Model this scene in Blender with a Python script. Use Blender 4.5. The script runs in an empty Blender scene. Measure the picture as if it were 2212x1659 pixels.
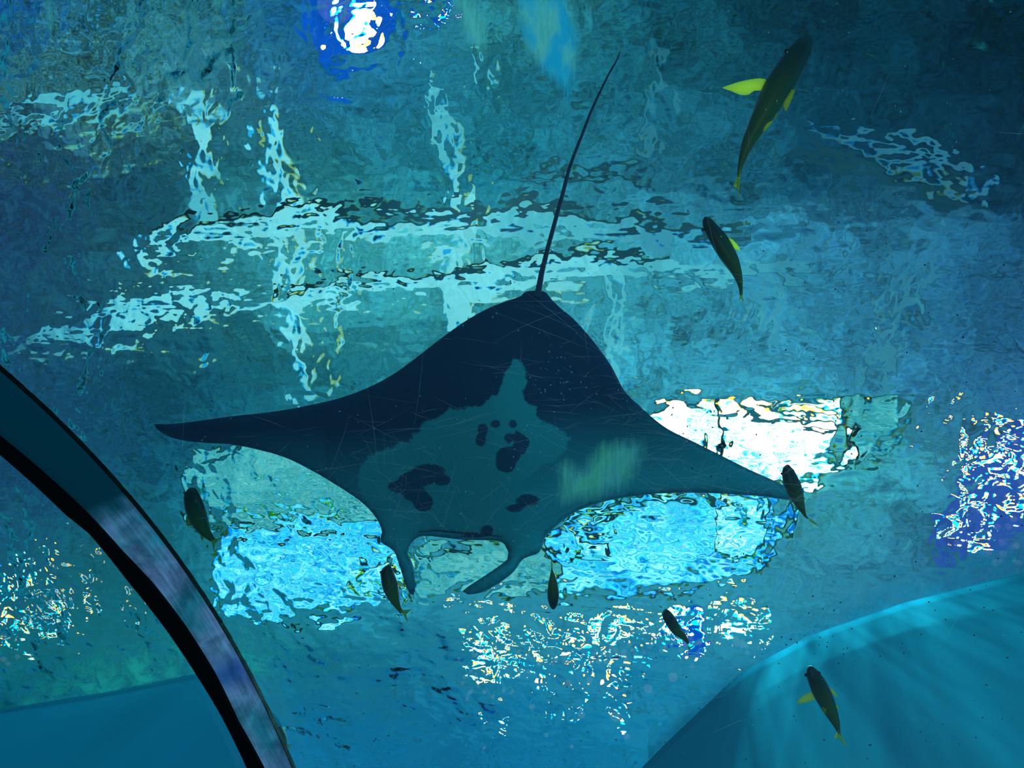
import bpy, bmesh, math, random
import numpy as np
from mathutils import Vector, Matrix, noise as mnoise
from mathutils.geometry import delaunay_2d_cdt

random.seed(7); rng = np.random.default_rng(7)
SC = bpy.context.scene
COL = SC.collection

# ------------------------------------------------------------------ camera
F = 1597.0                                    # focal length in pixels of the 2212 x 1659 frame
ZEN = (1400.0, 600.0)                         # where straight up falls in the picture
def _n(v): return v/np.linalg.norm(v)
def camray(px, py): return _n(np.array([px-1106.0, -(py-829.5), -F]))
Zc = camray(*ZEN); Xc = _n(np.array([1.0, 0, 0])-Zc*Zc[0]); Yc = np.cross(Zc, Xc)
CAM = np.array([0.0, 0.0, 1.5])
def ray(px, py):
    v = camray(px, py); return np.array([v@Xc, v@Yc, v@Zc])
cam_d = bpy.data.cameras.new('camera'); cam = bpy.data.objects.new('camera', cam_d); COL.objects.link(cam)
cam_d.sensor_width = 36.0; cam_d.lens = 36.0*F/2212.0; cam_d.clip_start = 0.02; cam_d.clip_end = 200
cam.matrix_world = Matrix(((Xc[0], Xc[1], Xc[2], CAM[0]), (Yc[0], Yc[1], Yc[2], CAM[1]), (Zc[0], Zc[1], Zc[2], CAM[2]), (0, 0, 0, 1)))
SC.camera = cam

# ------------------------------------------------------------------ render look
SC.view_settings.view_transform = 'Standard'; SC.view_settings.look = 'None'
SC.view_settings.exposure = 0.0; SC.view_settings.gamma = 1.0; SC.view_settings.use_curve_mapping = False
SC.render.engine = 'CYCLES'
cy = SC.cycles
cy.max_bounces = 12; cy.transparent_max_bounces = 24; cy.transmission_bounces = 8; cy.diffuse_bounces = 2; cy.glossy_bounces = 2
cy.caustics_refractive = False; cy.caustics_reflective = False; cy.sample_clamp_indirect = 3.0; cy.sample_clamp_direct = 6.0
cy.use_denoising = True; cy.use_adaptive_sampling = False

# ------------------------------------------------------------------ node helpers
def lin(r, g, b):
    f = lambda c: (c/255/12.92) if c/255 <= .04045 else ((c/255+.055)/1.055)**2.4
    return (f(r), f(g), f(b), 1.0)
class NT:
    def __init__(s, tree): s.t = tree; s.n = tree.nodes; s.l = tree.links
    def new(s, typ, ins=None, **kw):
        nd = s.n.new(typ)
        for k, v in kw.items(): setattr(nd, k, v)
        for k, v in (ins or {}).items(): s.put(nd.inputs[k], v)
        return nd
    def put(s, sock, v):
        if isinstance(v, bpy.types.NodeSocket): s.l.new(v, sock)
        elif isinstance(v, bpy.types.Node): s.l.new(v.outputs[0], sock)
        else: sock.default_value = v
    def math(s, op, a, b=0.0, c=None, clamp=False):
        nd = s.n.new('ShaderNodeMath'); nd.operation = op; nd.use_clamp = clamp
        s.put(nd.inputs[0], a); s.put(nd.inputs[1], b)
        if c is not None: s.put(nd.inputs[2], c)
        return nd.outputs[0]
    def mixc(s, f, a, b, blend='MIX'):
        nd = s.n.new('ShaderNodeMix'); nd.data_type = 'RGBA'; nd.blend_type = blend
        s.put(nd.inputs[0], f); s.put(nd.inputs[6], a); s.put(nd.inputs[7], b)
        return nd.outputs[2]
    def ramp(s, f, stops, interp='LINEAR'):
        nd = s.n.new('ShaderNodeValToRGB'); nd.color_ramp.interpolation = interp
        e = nd.color_ramp.elements
        while len(e) < len(stops): e.new(0.5)
        for k, (p, c) in enumerate(stops):
            e[k].position = p; e[k].color = c if len(c) == 4 else (*c, 1)
        s.put(nd.inputs[0], f); return nd.outputs[0]
    def noise(s, scale, detail=3.0, rough=.55, vec=None, dist=0.0, out=0):
        nd = s.new('ShaderNodeTexNoise', {'Scale': scale, 'Detail': detail, 'Roughness': rough, 'Distortion': dist})
        if vec is not None: s.put(nd.inputs['Vector'], vec)
        return nd.outputs[out]
    def pos(s, sc=(1, 1, 1), rot=(0, 0, 0)):
        g = s.new('ShaderNodeNewGeometry')
        m = s.new('ShaderNodeMapping', {'Vector': g.outputs['Position'], 'Scale': sc, 'Rotation': rot}); return m.outputs[0]
    def attr(s, name, fac=False):
        a = s.new('ShaderNodeAttribute'); a.attribute_name = name; return a.outputs['Fac' if fac else 'Color']
    def mixs(s, f, a, b):
        nd = s.n.new('ShaderNodeMixShader'); s.put(nd.inputs[0], f); s.put(nd.inputs[1], a); s.put(nd.inputs[2], b); return nd.outputs[0]
    def add(s, a, b):
        nd = s.n.new('ShaderNodeAddShader'); s.put(nd.inputs[0], a); s.put(nd.inputs[1], b); return nd.outputs[0]
    def out(s, sh): s.put(s.new('ShaderNodeOutputMaterial').inputs['Surface'], sh)
def material(name):
    m = bpy.data.materials.new(name); m.use_nodes = True; m.node_tree.nodes.clear()
    try: m.cycles.emission_sampling = 'NONE'
    except Exception: pass
    return m, NT(m.node_tree)

# ------------------------------------------------------------------ world, sun, lamps
W = bpy.data.worlds.new('world'); SC.world = W; W.use_nodes = True; W.node_tree.nodes.clear(); t = NT(W.node_tree)
tc = t.new('ShaderNodeTexCoord'); sep = t.new('ShaderNodeSeparateXYZ', {0: tc.outputs['Generated']})
wc = t.ramp(t.math('MULTIPLY_ADD', sep.outputs['Z'], .5, .5), [(0.0, (.004, .15, .24)), (.30, (.006, .19, .30)), (.47, (.02, .92, 1.45)), (.53, (.006, .10, .14)), (.75, (.002, .02, .03)), (1.0, (.001, .01, .015))])
side = t.math('MULTIPLY_ADD', sep.outputs['X'], 1.3, .95, clamp=True)
bg = t.new('ShaderNodeBackground', {'Color': wc, 'Strength': t.math('MAXIMUM', side, .22)})
t.put(t.new('ShaderNodeOutputWorld').inputs['Surface'], bg.outputs[0])

WAT, CEIL = 7.5, 11.5                         # heights of the water surface and of the roof
NIOR = 1.135
ld = bpy.data.lights.new('sun', 'SUN'); ld.energy = math.pi*1.35; ld.angle = .05; ld.color = (1, 1, 1)
sun = bpy.data.objects.new('sun', ld); COL.objects.link(sun); sun.location = (0, 0, 20)

# ------------------------------------------------------------------ geometry of views
def at(px, py, h):
    """the point h metres above the camera that the pixel sees in the water"""
    v = ray(px, py); return CAM+v*(h/v[2])
def ceil_radius(tan_i, dz=0.0):
    si = tan_i/math.sqrt(1+tan_i**2); st = min(.97, si*NIOR); return (WAT-CAM[2])*tan_i+(CEIL+dz-WAT)*st/math.sqrt(1-st*st)
_tt = np.linspace(0, 2.2, 500); _rr = np.array([ceil_radius(a) for a in _tt])
def roofat(px, py, dz=0.0):
    v = ray(px, py); h = math.hypot(v[0], v[1]); r = ceil_radius(h/v[2], dz)
    return np.array([v[0]/h*r, v[1]/h*r, CEIL+dz])
def roofpx(x, y):
    r = math.hypot(x, y); tn = float(np.interp(r, _rr, _tt)); d = np.array([x/max(r, 1e-9)*tn, y/max(r, 1e-9)*tn, 1.0])
    c = d[0]*Xc+d[1]*Yc+d[2]*Zc
    if c[2] > -.05: return (9e3, 9e3)
    return (1106+F*c[0]/-c[2], 829.5-F*c[1]/-c[2])
# the tunnel
R = 1.6; AZ = 2.65626224
D = np.array([math.cos(AZ), math.sin(AZ), 0]); N = np.array([-math.sin(AZ), math.cos(AZ), 0]); UP = np.array([0, 0, 1.0])
OX, OZ = -.22016231*R, -.11821701*R
AX = CAM+N*OX+UP*OZ
def tube(phi, s, r=R): return AX+D*s+(N*math.cos(phi)+UP*math.sin(phi))*r
def tubepar(px, py, r=R):
    v = ray(px, py); a = (v@N)**2+(v@UP)**2; b = -2*((v@N)*OX+(v@UP)*OZ); c = OX**2+OZ**2-r*r
    q = (-b+math.sqrt(b*b-4*a*c))/2/a; P = CAM+v*q-AX
    return math.atan2(P@UP, P@N), P@D

# ------------------------------------------------------------------ object helpers
def tag(o, label=None, cat=None, group=None, kind=None):
    if label: o['label'] = label
    if cat: o['category'] = cat
    if group: o['group'] = group
    if kind: o['kind'] = kind
    return o
def mesh_obj(name, verts, faces, mat=None, parent=None, smooth=True):
    me = bpy.data.meshes.new(name); me.from_pydata([tuple(map(float, v)) for v in verts], [], faces); me.update()
    if smooth: me.polygons.foreach_set('use_smooth', [True]*len(me.polygons))
    if mat: me.materials.append(mat)
    o = bpy.data.objects.new(name, me); COL.objects.link(o)
    if parent: o.parent = parent; o.matrix_parent_inverse = Matrix.Translation(-Vector(parent.location))
    return o
def empty(name, loc):
    o = bpy.data.objects.new(name, None); COL.objects.link(o); o.location = tuple(map(float, loc)); o.empty_display_size = .1; return o
def fix_normals(o):
    bm = bmesh.new(); bm.from_mesh(o.data); bmesh.ops.recalc_face_normals(bm, faces=bm.faces); bm.to_mesh(o.data); bm.free()
def grid_faces(nu, nv, closed_v=False):
    f = []
    for i in range(nu-1):
        for j in range(nv if closed_v else nv-1):
            f.append((i*nv+j, i*nv+(j+1) % nv, (i+1)*nv+(j+1) % nv, (i+1)*nv+j))
    return f
def set_color(o, name, cols):
    a = o.data.color_attributes.new(name, 'FLOAT_COLOR', 'POINT')
    a.data.foreach_set('color', np.asarray(cols, dtype=np.float32).ravel())
def set_float(o, name, vals):
    a = o.data.attributes.new(name, 'FLOAT', 'POINT'); a.data.foreach_set('value', np.asarray(vals, dtype=np.float32))
def box(c, sx, sy, sz, rot=0.0):
    ca, sa = math.cos(rot), math.sin(rot); vs = []
    for z in (-sz, sz):
        for x, y in ((-sx, -sy), (sx, -sy), (sx, sy), (-sx, sy)): vs.append((c[0]+x*ca-y*sa, c[1]+x*sa+y*ca, c[2]+z))
    return vs, [(0, 3, 2, 1), (4, 5, 6, 7), (0, 1, 5, 4), (1, 2, 6, 5), (2, 3, 7, 6), (3, 0, 4, 7)]

# ================================================================== MATERIALS
def m_water():
    m, t = material('rippled_water')
    p = t.pos()
    b1 = t.noise(2.6, 1.6, .45, p, 0.5)
    b2 = t.noise(8.0, 1.2, .4, p, 0.4)
    b3 = t.noise(1.0, 1.5, .45, t.pos((2.2, 11.0, 1), (0, 0, .12)), 0.3)
    h = t.math('MULTIPLY_ADD', b3, .14, t.math('MULTIPLY_ADD', b2, .26, b1))
    bp = t.new('ShaderNodeBump', {'Strength': 1.0, 'Distance': .15, 'Height': h})
    r1 = t.new('ShaderNodeBsdfGlass', {'Color': (1, .5, 0, 1), 'Roughness': 0.0, 'IOR': NIOR+.011, 'Normal': bp.outputs[0]})
    r2 = t.new('ShaderNodeBsdfGlass', {'Color': (0, .5, 1, 1), 'Roughness': 0.0, 'IOR': NIOR-.011, 'Normal': bp.outputs[0]})
    tr = t.new('ShaderNodeBsdfTransparent', {'Color': (.006, .006, .006, 1)})
    t.out(t.add(t.add(r1.outputs[0], r2.outputs[0]), tr.outputs[0]))
    return m
def m_roof():
    m, t = material('translucent_sheeting_painted_light')
    col = t.attr('tint')
    n1 = t.noise(1.6, 6.0, .68, t.pos(), .4); n2 = t.noise(8.0, 4.0, .65, t.pos(), .6)
    rg = t.math('ADD', t.math('MULTIPLY', t.attr('rugged', True), .62), .07)
    k = t.math('ADD', t.math('MULTIPLY', t.math('SUBTRACT', n1, .5), t.math('MULTIPLY', rg, 9.0)), t.math('MULTIPLY', t.math('SUBTRACT', n2, .5), t.math('MULTIPLY', rg, 8.0)))
    k = t.math('MAXIMUM', t.math('ADD', k, 1.0), .25)
    k = t.math('MINIMUM', k, 2.6)
    br = t.new('ShaderNodeTexBrick', {'Vector': t.pos(), 'Color1': (1, 1, 1, 1), 'Color2': (.8, .8, .8, 1), 'Mortar': (.65, .65, .65, 1), 'Scale': 1.0, 'Mortar Size': .03, 'Brick Width': 2.4, 'Row Height': .8})
    c = t.mixc(1.0, t.mixc(1.0, col, br.outputs[0], 'MULTIPLY'), t.new('ShaderNodeCombineColor', {0: k, 1: k, 2: k}).outputs[0], 'MULTIPLY')
    tl = t.new('ShaderNodeBsdfTranslucent', {'Color': c})
    t.out(tl.outputs[0]); return m
def m_glow(name, col, strength, var=0.0, scale=4.0, tint=False):
    m, t = material(name); c = col
    if tint: c = t.attr('tint')
    if var:
        n = t.noise(scale, 3.0, .6, t.pos(), .5)
        k = t.math('MAXIMUM', t.math('ADD', t.math('MULTIPLY', t.math('SUBTRACT', n, .5), var), 1.0), .05)
        c = t.mixc(1.0, c, t.new('ShaderNodeCombineColor', {0: k, 1: k, 2: k}).outputs[0], 'MULTIPLY')
    e = t.new('ShaderNodeEmission', {'Color': c, 'Strength': strength}); t.out(e.outputs[0]); return m
def m_plain(name, col, rough=.6, spec=.3, trans=0.0):
    m, t = material(name)
    b = t.new('ShaderNodeBsdfPrincipled', {'Base Color': col, 'Roughness': rough, 'Specular IOR Level': spec})
    n = t.noise(14, 3, .6, t.pos()); b1 = t.new('ShaderNodeBump', {'Strength': .2, 'Distance': .01, 'Height': n}); t.put(b.inputs['Normal'], b1.outputs[0])
    t.out(b.outputs[0]); return m

M_WATER = m_water(); M_ROOF = m_roof()
M_STRIP = m_glow('pale_band_glow', (1, 1, 1, 1), 1.22, .8, 3.0, True)  # glow in place of light caught by pale beams
M_BULB = m_glow('white_bulb', (.95, .95, 1, 1), 5.5)
M_BULBC = m_glow('cyan_bulb', (.55, .9, 1, 1), 5.0)
M_BLUE = m_glow('blue_lamp_halo', lin(0, 85, 195), 1.0, 1.0, 3.0)
M_VIOLET = m_glow('violet_lamp_haze', lin(40, 85, 170), 1.0, 1.2, 2.5)
M_DARK = m_plain('dark_painted_steel', (.008, .075, .10, 1))
M_FRAME = m_plain('window_frame_paint', lin(30, 110, 120))

# ================================================================== THE SETTING
# water surface: gentle true swell, finer ripples in its normal
def water():
    n = 300; x0, x1, y0, y1 = -15.0, 15.0, -15.0, 15.0
    xs = np.linspace(x0, x1, n); ys = np.linspace(y0, y1, n); X, Y = np.meshgrid(xs, ys, indexing='ij'); Z = np.zeros_like(X)
    r = np.random.default_rng(3)
    for k in range(26):
        a = r.uniform(0, 2*math.pi); wl = r.uniform(.7, 2.6); ph = r.uniform(0, 6.28); am = .0065*wl
        Z += am*np.sin((X*math.cos(a)+Y*math.sin(a))*2*math.pi/wl+ph)
    vs = np.stack([X, Y, Z+WAT], -1).reshape(-1, 3)
    o = mesh_obj('water_surface', vs, [f[::-1] for f in grid_faces(n, n)], M_WATER)
    tag(o, 'rippled water surface overhead seen from below', 'water', kind='structure'); return o
water()

# roof sheeting over the tank, overhead light and dark painted into its tints
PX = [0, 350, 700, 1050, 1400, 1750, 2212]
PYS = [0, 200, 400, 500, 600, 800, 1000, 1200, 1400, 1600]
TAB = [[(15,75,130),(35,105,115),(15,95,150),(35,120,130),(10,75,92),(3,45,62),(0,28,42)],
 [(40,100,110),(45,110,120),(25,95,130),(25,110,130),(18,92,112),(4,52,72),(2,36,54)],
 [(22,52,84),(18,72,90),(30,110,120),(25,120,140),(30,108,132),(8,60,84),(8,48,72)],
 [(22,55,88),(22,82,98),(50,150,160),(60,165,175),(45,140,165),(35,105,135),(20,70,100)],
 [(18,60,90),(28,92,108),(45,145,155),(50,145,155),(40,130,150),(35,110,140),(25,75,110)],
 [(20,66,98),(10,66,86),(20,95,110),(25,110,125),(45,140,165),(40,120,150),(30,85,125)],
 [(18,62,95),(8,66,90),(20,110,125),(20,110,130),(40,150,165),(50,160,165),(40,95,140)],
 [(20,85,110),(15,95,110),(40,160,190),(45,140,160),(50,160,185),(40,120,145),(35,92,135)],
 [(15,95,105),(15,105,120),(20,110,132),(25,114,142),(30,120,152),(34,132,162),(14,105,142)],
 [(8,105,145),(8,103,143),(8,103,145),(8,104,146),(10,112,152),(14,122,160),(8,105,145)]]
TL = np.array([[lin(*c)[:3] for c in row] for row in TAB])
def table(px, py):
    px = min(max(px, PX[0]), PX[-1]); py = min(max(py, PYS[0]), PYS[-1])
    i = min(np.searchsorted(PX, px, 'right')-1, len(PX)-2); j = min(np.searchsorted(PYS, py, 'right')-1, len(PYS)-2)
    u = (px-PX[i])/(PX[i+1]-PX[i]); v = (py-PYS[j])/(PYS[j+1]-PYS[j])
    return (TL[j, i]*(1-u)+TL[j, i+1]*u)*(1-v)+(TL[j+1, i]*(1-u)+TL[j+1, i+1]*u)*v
def roof():
    n = 190; xs = np.linspace(-1, 1, n); xs = 16*xs+34*xs**5; vs = []; cols = []; rug = []
    for x in xs:
        for y in xs:
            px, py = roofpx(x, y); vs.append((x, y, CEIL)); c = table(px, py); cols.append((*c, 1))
            g = max(0.0, min(1.0, (700-px)/500))*max(0.0, min(1.0, (520-py)/250)); g = max(g, .45*max(0, min(1, (300-py)/200)))  # stronger mottling at upper left imitates reflected rockwork
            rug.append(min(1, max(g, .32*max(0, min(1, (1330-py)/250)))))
    top = [(v[0], v[1], CEIL+.02) for v in vs]
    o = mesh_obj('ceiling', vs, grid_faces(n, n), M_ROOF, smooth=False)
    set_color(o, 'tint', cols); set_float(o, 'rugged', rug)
    tag(o, 'translucent roof sheeting with light and dark painted in, above the tank', 'ceiling', kind='structure')
roof()

# glow bands, standing in for lit pale beams, and dark beams under the roof
def strip(name, pts, mat, dz, label, cat, group, thick=.05, kind=None):
    """pts: (px, py, half width in px, (r,g,b)) along the strip"""
    L = []; P = [np.array(p[:2], float) for p in pts]; vs = []; cols = []
    fine = []
    for a in range(len(pts)-1):
        m = max(2, int(np.linalg.norm(P[a+1]-P[a])/30))
        for k in range(m):
            u = k/m; fine.append((P[a]*(1-u)+P[a+1]*u, pts[a][2]*(1-u)+pts[a+1][2]*u, np.array(pts[a][3], float)*(1-u)+np.array(pts[a+1][3], float)*u))
    fine.append((P[-1], pts[-1][2], np.array(pts[-1][3], float)))
    for k, (p, w, c) in enumerate(fine):
        q = fine[min(k+1, len(fine)-1)][0]-fine[max(k-1, 0)][0]; q /= np.linalg.norm(q); nrm = np.array([-q[1], q[0]])
        w = w*(1.25 if mat is M_STRIP else 1.0); a = roofat(*(p+nrm*w), dz); b = roofat(*(p-nrm*w), dz); up = np.array([0, 0, thick])
        vs += [a, b, b+up, a+up]; cols += [lin(*c)]*4
    o = mesh_obj(name, vs, grid_faces(len(fine), 4, True)+[(0, 1, 2, 3), tuple(range(len(vs)-1, len(vs)-5, -1))], mat, smooth=False)
    set_color(o, 'tint', cols); tag(o, label, cat, group, kind); return o
PC = (105, 205, 215); MC = (70, 170, 185); DC = (45, 130, 155)
G = 'pale bands under the roof, made to glow'
strip('glow_band', [(300, 560, 10, PC), (400, 528, 18, PC), (560, 508, 15, PC), (660, 490, 12, PC), (740, 470, 20, PC), (860, 470, 24, PC), (1000, 472, 26, PC), (1130, 478, 20, MC), (1250, 495, 18, MC), (1450, 512, 16, DC)], M_STRIP, -.25,
      'upper of the two long pale wavy glow bands crossing above the tail of the ray', 'glow strip', G)
strip('glow_band', [(-40, 765, 12, (30, 85, 110)), (80, 735, 14, (40, 110, 130)), (200, 706, 16, MC), (330, 675, 24, PC), (430, 650, 20, PC), (520, 640, 14, PC), (640, 640, 13, PC), (760, 620, 16, PC), (900, 612, 18, PC), (1050, 602, 20, PC), (1200, 575, 24, PC), (1350, 565, 18, MC), (1500, 572, 14, MC), (1750, 580, 12, DC)], M_STRIP, -.25,
      'lower long pale wavy glow band just above the back of the ray', 'glow strip', G)
strip('glow_band', [(425, 195, 16, MC), (428, 260, 22, PC), (445, 340, 18, PC), (462, 430, 15, MC), (478, 500, 14, MC)], M_STRIP, -.35, 'short pale upright glow band, leftmost above the left wing', 'glow strip', G)
strip('glow_band', [(560, 190, 8, MC), (575, 260, 13, PC), (592, 360, 15, PC), (612, 440, 18, PC), (625, 540, 16, PC), (640, 640, 13, PC), (650, 720, 16, PC), (662, 800, 14, PC), (675, 860, 11, MC)], M_STRIP, -.35, 'long pale upright glow band running down to the left wing of the ray', 'glow strip', G)
strip('glow_band', [(935, 185, 5, MC), (960, 250, 6, MC), (980, 330, 9, MC), (985, 420, 12, PC), (985, 520, 16, PC), (980, 600, 20, PC), (985, 690, 18, PC), (975, 730, 12, PC)], M_STRIP, -.35, 'pale upright glow band ending behind the back of the ray', 'glow strip', G)
strip('glow_band', [(1322, 590, 8, MC), (1330, 650, 7, MC), (1325, 720, 9, MC), (1330, 800, 10, MC), (1365, 880, 10, MC)], M_STRIP, -.35, 'faint thin glow band beside the right flank of the ray', 'glow strip', G)
strip('glow_band', [(1650, 600, 8, DC), (1660, 680, 9, (55, 145, 165)), (1675, 760, 9, DC)], M_STRIP, -.35, 'faintest short glow band, below the second fish', 'glow strip', G)
strip('glow_band', [(1015, 120, 5, MC), (1025, 160, 8, MC), (1040, 200, 5, MC)], M_STRIP, -.35, 'tiny pale glow band at the top between the blue lamp and the green reflection', 'glow strip', G)
strip('glow_band', [(1740, 270, 5, (25, 90, 115)), (1850, 305, 7, (35, 105, 130)), (2000, 350, 9, (35, 105, 130)), (2120, 400, 14, (40, 105, 130))], M_STRIP, -.35, 'dim slanting glow band in the dark right corner', 'glow strip', G)
strip('glow_band', [(-20, 285, 10, (40, 110, 125)), (90, 262, 13, MC), (200, 238, 17, MC), (305, 205, 16, (60, 150, 160))], M_STRIP, -.35, 'pale broken glow band, imitating bright ripples, in the mottled upper left corner', 'glow strip', G)
strip('glow_band', [(1440, 100, 9, (28, 95, 112)), (1430, 200, 8, (32, 105, 122)), (1420, 330, 9, (35, 112, 132))], M_STRIP, -.35, 'dim upright glow band between the tail of the ray and the largest fish', 'glow strip', G)
strip('glow_band', [(2010, 560, 10, (35, 105, 135)), (1950, 680, 14, (45, 122, 145)), (1900, 780, 12, (45, 122, 145)), (1890, 830, 8, (40, 118, 140))], M_STRIP, -.35, 'dim slanting glow band above the teal skylight at the right', 'glow strip', G)
BM = 'dark roof beams'
DK = (5, 55, 70)
M_DKT = m_glow  # beams use plain steel
strip('roof_beam', [(310, 510, 6, DK), (450, 478, 8, DK), (700, 452, 10, DK), (900, 440, 14, DK), (1150, 446, 14, DK), (1350, 470, 12, DK), (1620, 490, 7, DK)], M_DARK, -.62, 'dark wavy roof beam just above the upper pale glow band', 'beam', BM, .2)
strip('roof_beam', [(620, 614, 5, DK), (800, 598, 6, DK), (1050, 572, 8, DK), (1250, 548, 6, DK), (1450, 545, 7, DK)], M_DARK, -.62, 'dark roof beam just above the lower pale glow band', 'beam', BM, .2)
strip('roof_beam', [(1100, 370, 4, DK), (1250, 388, 6, DK), (1420, 388, 5, DK)], M_DARK, -.62, 'short dark roof beam crossed by the tail of the ray', 'beam', BM, .2)
strip('roof_beam', [(1700, 330, 14, DK), (1900, 385, 24, DK), (2080, 430, 16, DK)], M_DARK, -.62, 'dark roof beam slanting in the upper right corner', 'beam', BM, .2)

# skylights (windows in the roof)
def m_skylight(name, ca, cb, cc, scale, st, lo=.35, hi=.7, lines=0.0):
    m, t = material(name)
    n = t.noise(scale, 5.0, .65, t.pos((.55, 2.6, 1)), .6)
    c = t.ramp(n, [(lo, ca), ((lo+hi)/2, cb), (hi, cc)])
    if lines:
        w = t.new('ShaderNodeTexWave', {'Vector': t.pos(), 'Scale': 2.6, 'Distortion': 2.5, 'Detail': 2.0, 'Detail Scale': .8}); w.bands_direction = 'Y'
        k = t.ramp(w.outputs[0], [(.25, (1-lines, 1-lines*.8, 1-lines*.45)), (.6, (1.12, 1.12, 1.05))])
        c = t.mixc(1.0, c, k, 'MULTIPLY')
    e = t.new('ShaderNodeEmission', {'Color': c, 'Strength': st}); t.out(e.outputs[0]); return m
M_SKYW = m_skylight('bright_skylight_glass', lin(50, 180, 215), (.8, 1.0, 1.0, 1), (1, 1, 1, 1), 2.6, 2.0, .42, .54)
M_SKYC = m_skylight('cyan_skylight_glass', lin(5, 110, 200), lin(45, 205, 240), lin(130, 245, 255), 2.4, 1.45, .36, .62, .55)
M_SKYB = m_skylight('pale_cyan_skylight_glass', lin(40, 175, 230), lin(85, 228, 250), lin(190, 255, 255), 2.4, 1.35, .36, .62, .35)
M_SKYT = m_skylight('teal_skylight_glass', lin(30, 140, 160), lin(70, 185, 190), lin(110, 215, 215), 2.2, 1.0, .35, .65, .35)
def window(num, quad, mat, label, dz=-.12, bars=0):
    c = np.mean([roofat(*q, dz) for q in quad], axis=0)
    root = tag(empty('window_%d' % num, c), label, 'skylight', kind='structure')
    P = []; n = len(quad)
    for i in range(n):
        for k in range(8):
            u = k/8; P.append(roofat(quad[i][0]*(1-u)+quad[(i+1) % n][0]*u, quad[i][1]*(1-u)+quad[(i+1) % n][1]*u, dz))
    m = len(P); up = np.array([0, 0, .04])
    mesh_obj('pane', P+[p+up for p in P], [tuple(range(m)), tuple(range(2*m-1, m-1, -1))]+[(i, (i+1) % m, m+(i+1) % m, m+i) for i in range(m)], mat, root, False)
    vs = []
    for p in P:
        d = (p-c); d[2] = 0; d = d/np.linalg.norm(d)*.07
        vs += [p-up, p+d-up, p+d+up, p+up]
    mesh_obj('frame', vs, grid_faces(m, 4, True)+[((m-1)*4+j, (m-1)*4+(j+1) % 4, (j+1) % 4, j) for j in range(4)], M_FRAME, root, False)
    for b in range(bars):
        u = (b+1)/(bars+1)
        a0 = np.array(quad[0])*(1-u)+np.array(quad[1])*u; a1 = np.array(quad[3])*(1-u)+np.array(quad[2])*u
        A, B = roofat(*a0, dz-.05), roofat(*a1, dz-.05); q = (B-A)/np.linalg.norm(B-A); s = np.array([-q[1], q[0], 0])*.04
        vv = [A-s, A+s, B+s, B-s]; vv += [v-up for v in vv]
        mesh_obj('glazing_bar', vv, [(0, 1, 2, 3), (7, 6, 5, 4), (0, 4, 5, 1), (1, 5, 6, 2), (2, 6, 7, 3), (3, 7, 4, 0)], M_FRAME, root, False)
    return root
window(3, [(1370, 890), (1470, 872), (1545, 885), (1545, 1010), (1420, 1010)], M_SKYW, 'small white skylight touching the right wing edge of the ray')
window(4, [(1562, 888), (1690, 882), (1830, 868), (1815, 975), (1748, 1050), (1560, 1030)], M_SKYW, 'large dazzling white skylight behind the right wing tip', bars=1)
window(5, [(1832, 870), (1960, 850), (1955, 920), (1880, 985), (1822, 1010)], M_SKYT, 'teal skylight pane to the right of the dazzling white one')
window(6, [(430, 985), (560, 950), (830, 960), (850, 1110), (470, 1120)], M_SKYT, 'teal skylight under the left wing of the ray')
window(7, [(500, 1128), (850, 1118), (852, 1225), (850, 1300), (490, 1320), (485, 1220)], M_SKYC, 'wide cyan skylight below the left wing', bars=0)
window(8, [(790, 1205), (862, 1205), (858, 1262), (785, 1262)], M_SKYB, 'small white skylight beside the left head fin', dz=-.3)
window(9, [(1190, 1150), (1240, 1100), (1400, 1060), (1700, 1055), (1690, 1150), (1620, 1240), (1420, 1268), (1200, 1278)], M_SKYC, 'widest cyan skylight below the right wing', bars=1)
window(10, [(1245, 1150), (1315, 1150), (1315, 1182), (1245, 1182)], M_SKYB, 'small square white skylight beside the right head fin', dz=-.3)
window(11, [(1560, 1085), (1650, 1085), (1640, 1185), (1560, 1190)], M_SKYB, 'white skylight under the right wing tip', dz=-.3)
window(12, [(885, 1165), (1130, 1165), (1190, 1200), (1180, 1262), (900, 1290)], M_SKYT, 'dull teal skylight between the two head fins')

# lamps under the roof
def disc(c, r, n=20, z=0.0, thick=.03):
    vs = []
    for zz in (0, thick):
        for k in range(n): vs.append((c[0]+r*math.cos(2*math.pi*k/n), c[1]+r*math.sin(2*math.pi*k/n), c[2]+z+zz))
    return vs, [tuple(range(n-1, -1, -1)), tuple(range(n, 2*n))]+[(k, (k+1) % n, n+(k+1) % n, n+k) for k in range(n)]
def lamp_bank(pts, label, group='lamp clusters under the roof', mat=M_BULB, r=.035, board=None, boardmat=None, name='lamp_cluster'):
    c = np.mean([roofat(*p, -.4) for p in pts], axis=0)
    root = tag(empty(name, c), label, 'lamp', group)
    if board:
        P = [roofat(*p, -.30) for p in board]; m = len(P); up = np.array([0, 0, .06])
        mesh_obj('haze_board', P+[p+up for p in P], [tuple(range(m)), tuple(range(2*m-1, m-1, -1))]+[(i, (i+1) % m, m+(i+1) % m, m+i) for i in range(m)], boardmat or M_VIOLET, root, False)  # glowing board stands in for the coloured haze around the lamps
    vs, fs = disc((0, 0, 0), r, 12)
    first = None
    for p in pts:
        q = roofat(*p, -.4)
        if first is None: first = o = mesh_obj('bulb', vs, fs, mat, None, False)
        else: o = first.copy(); COL.objects.link(o)
        o.parent = root; o.location = tuple(q-c)
    return root
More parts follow.
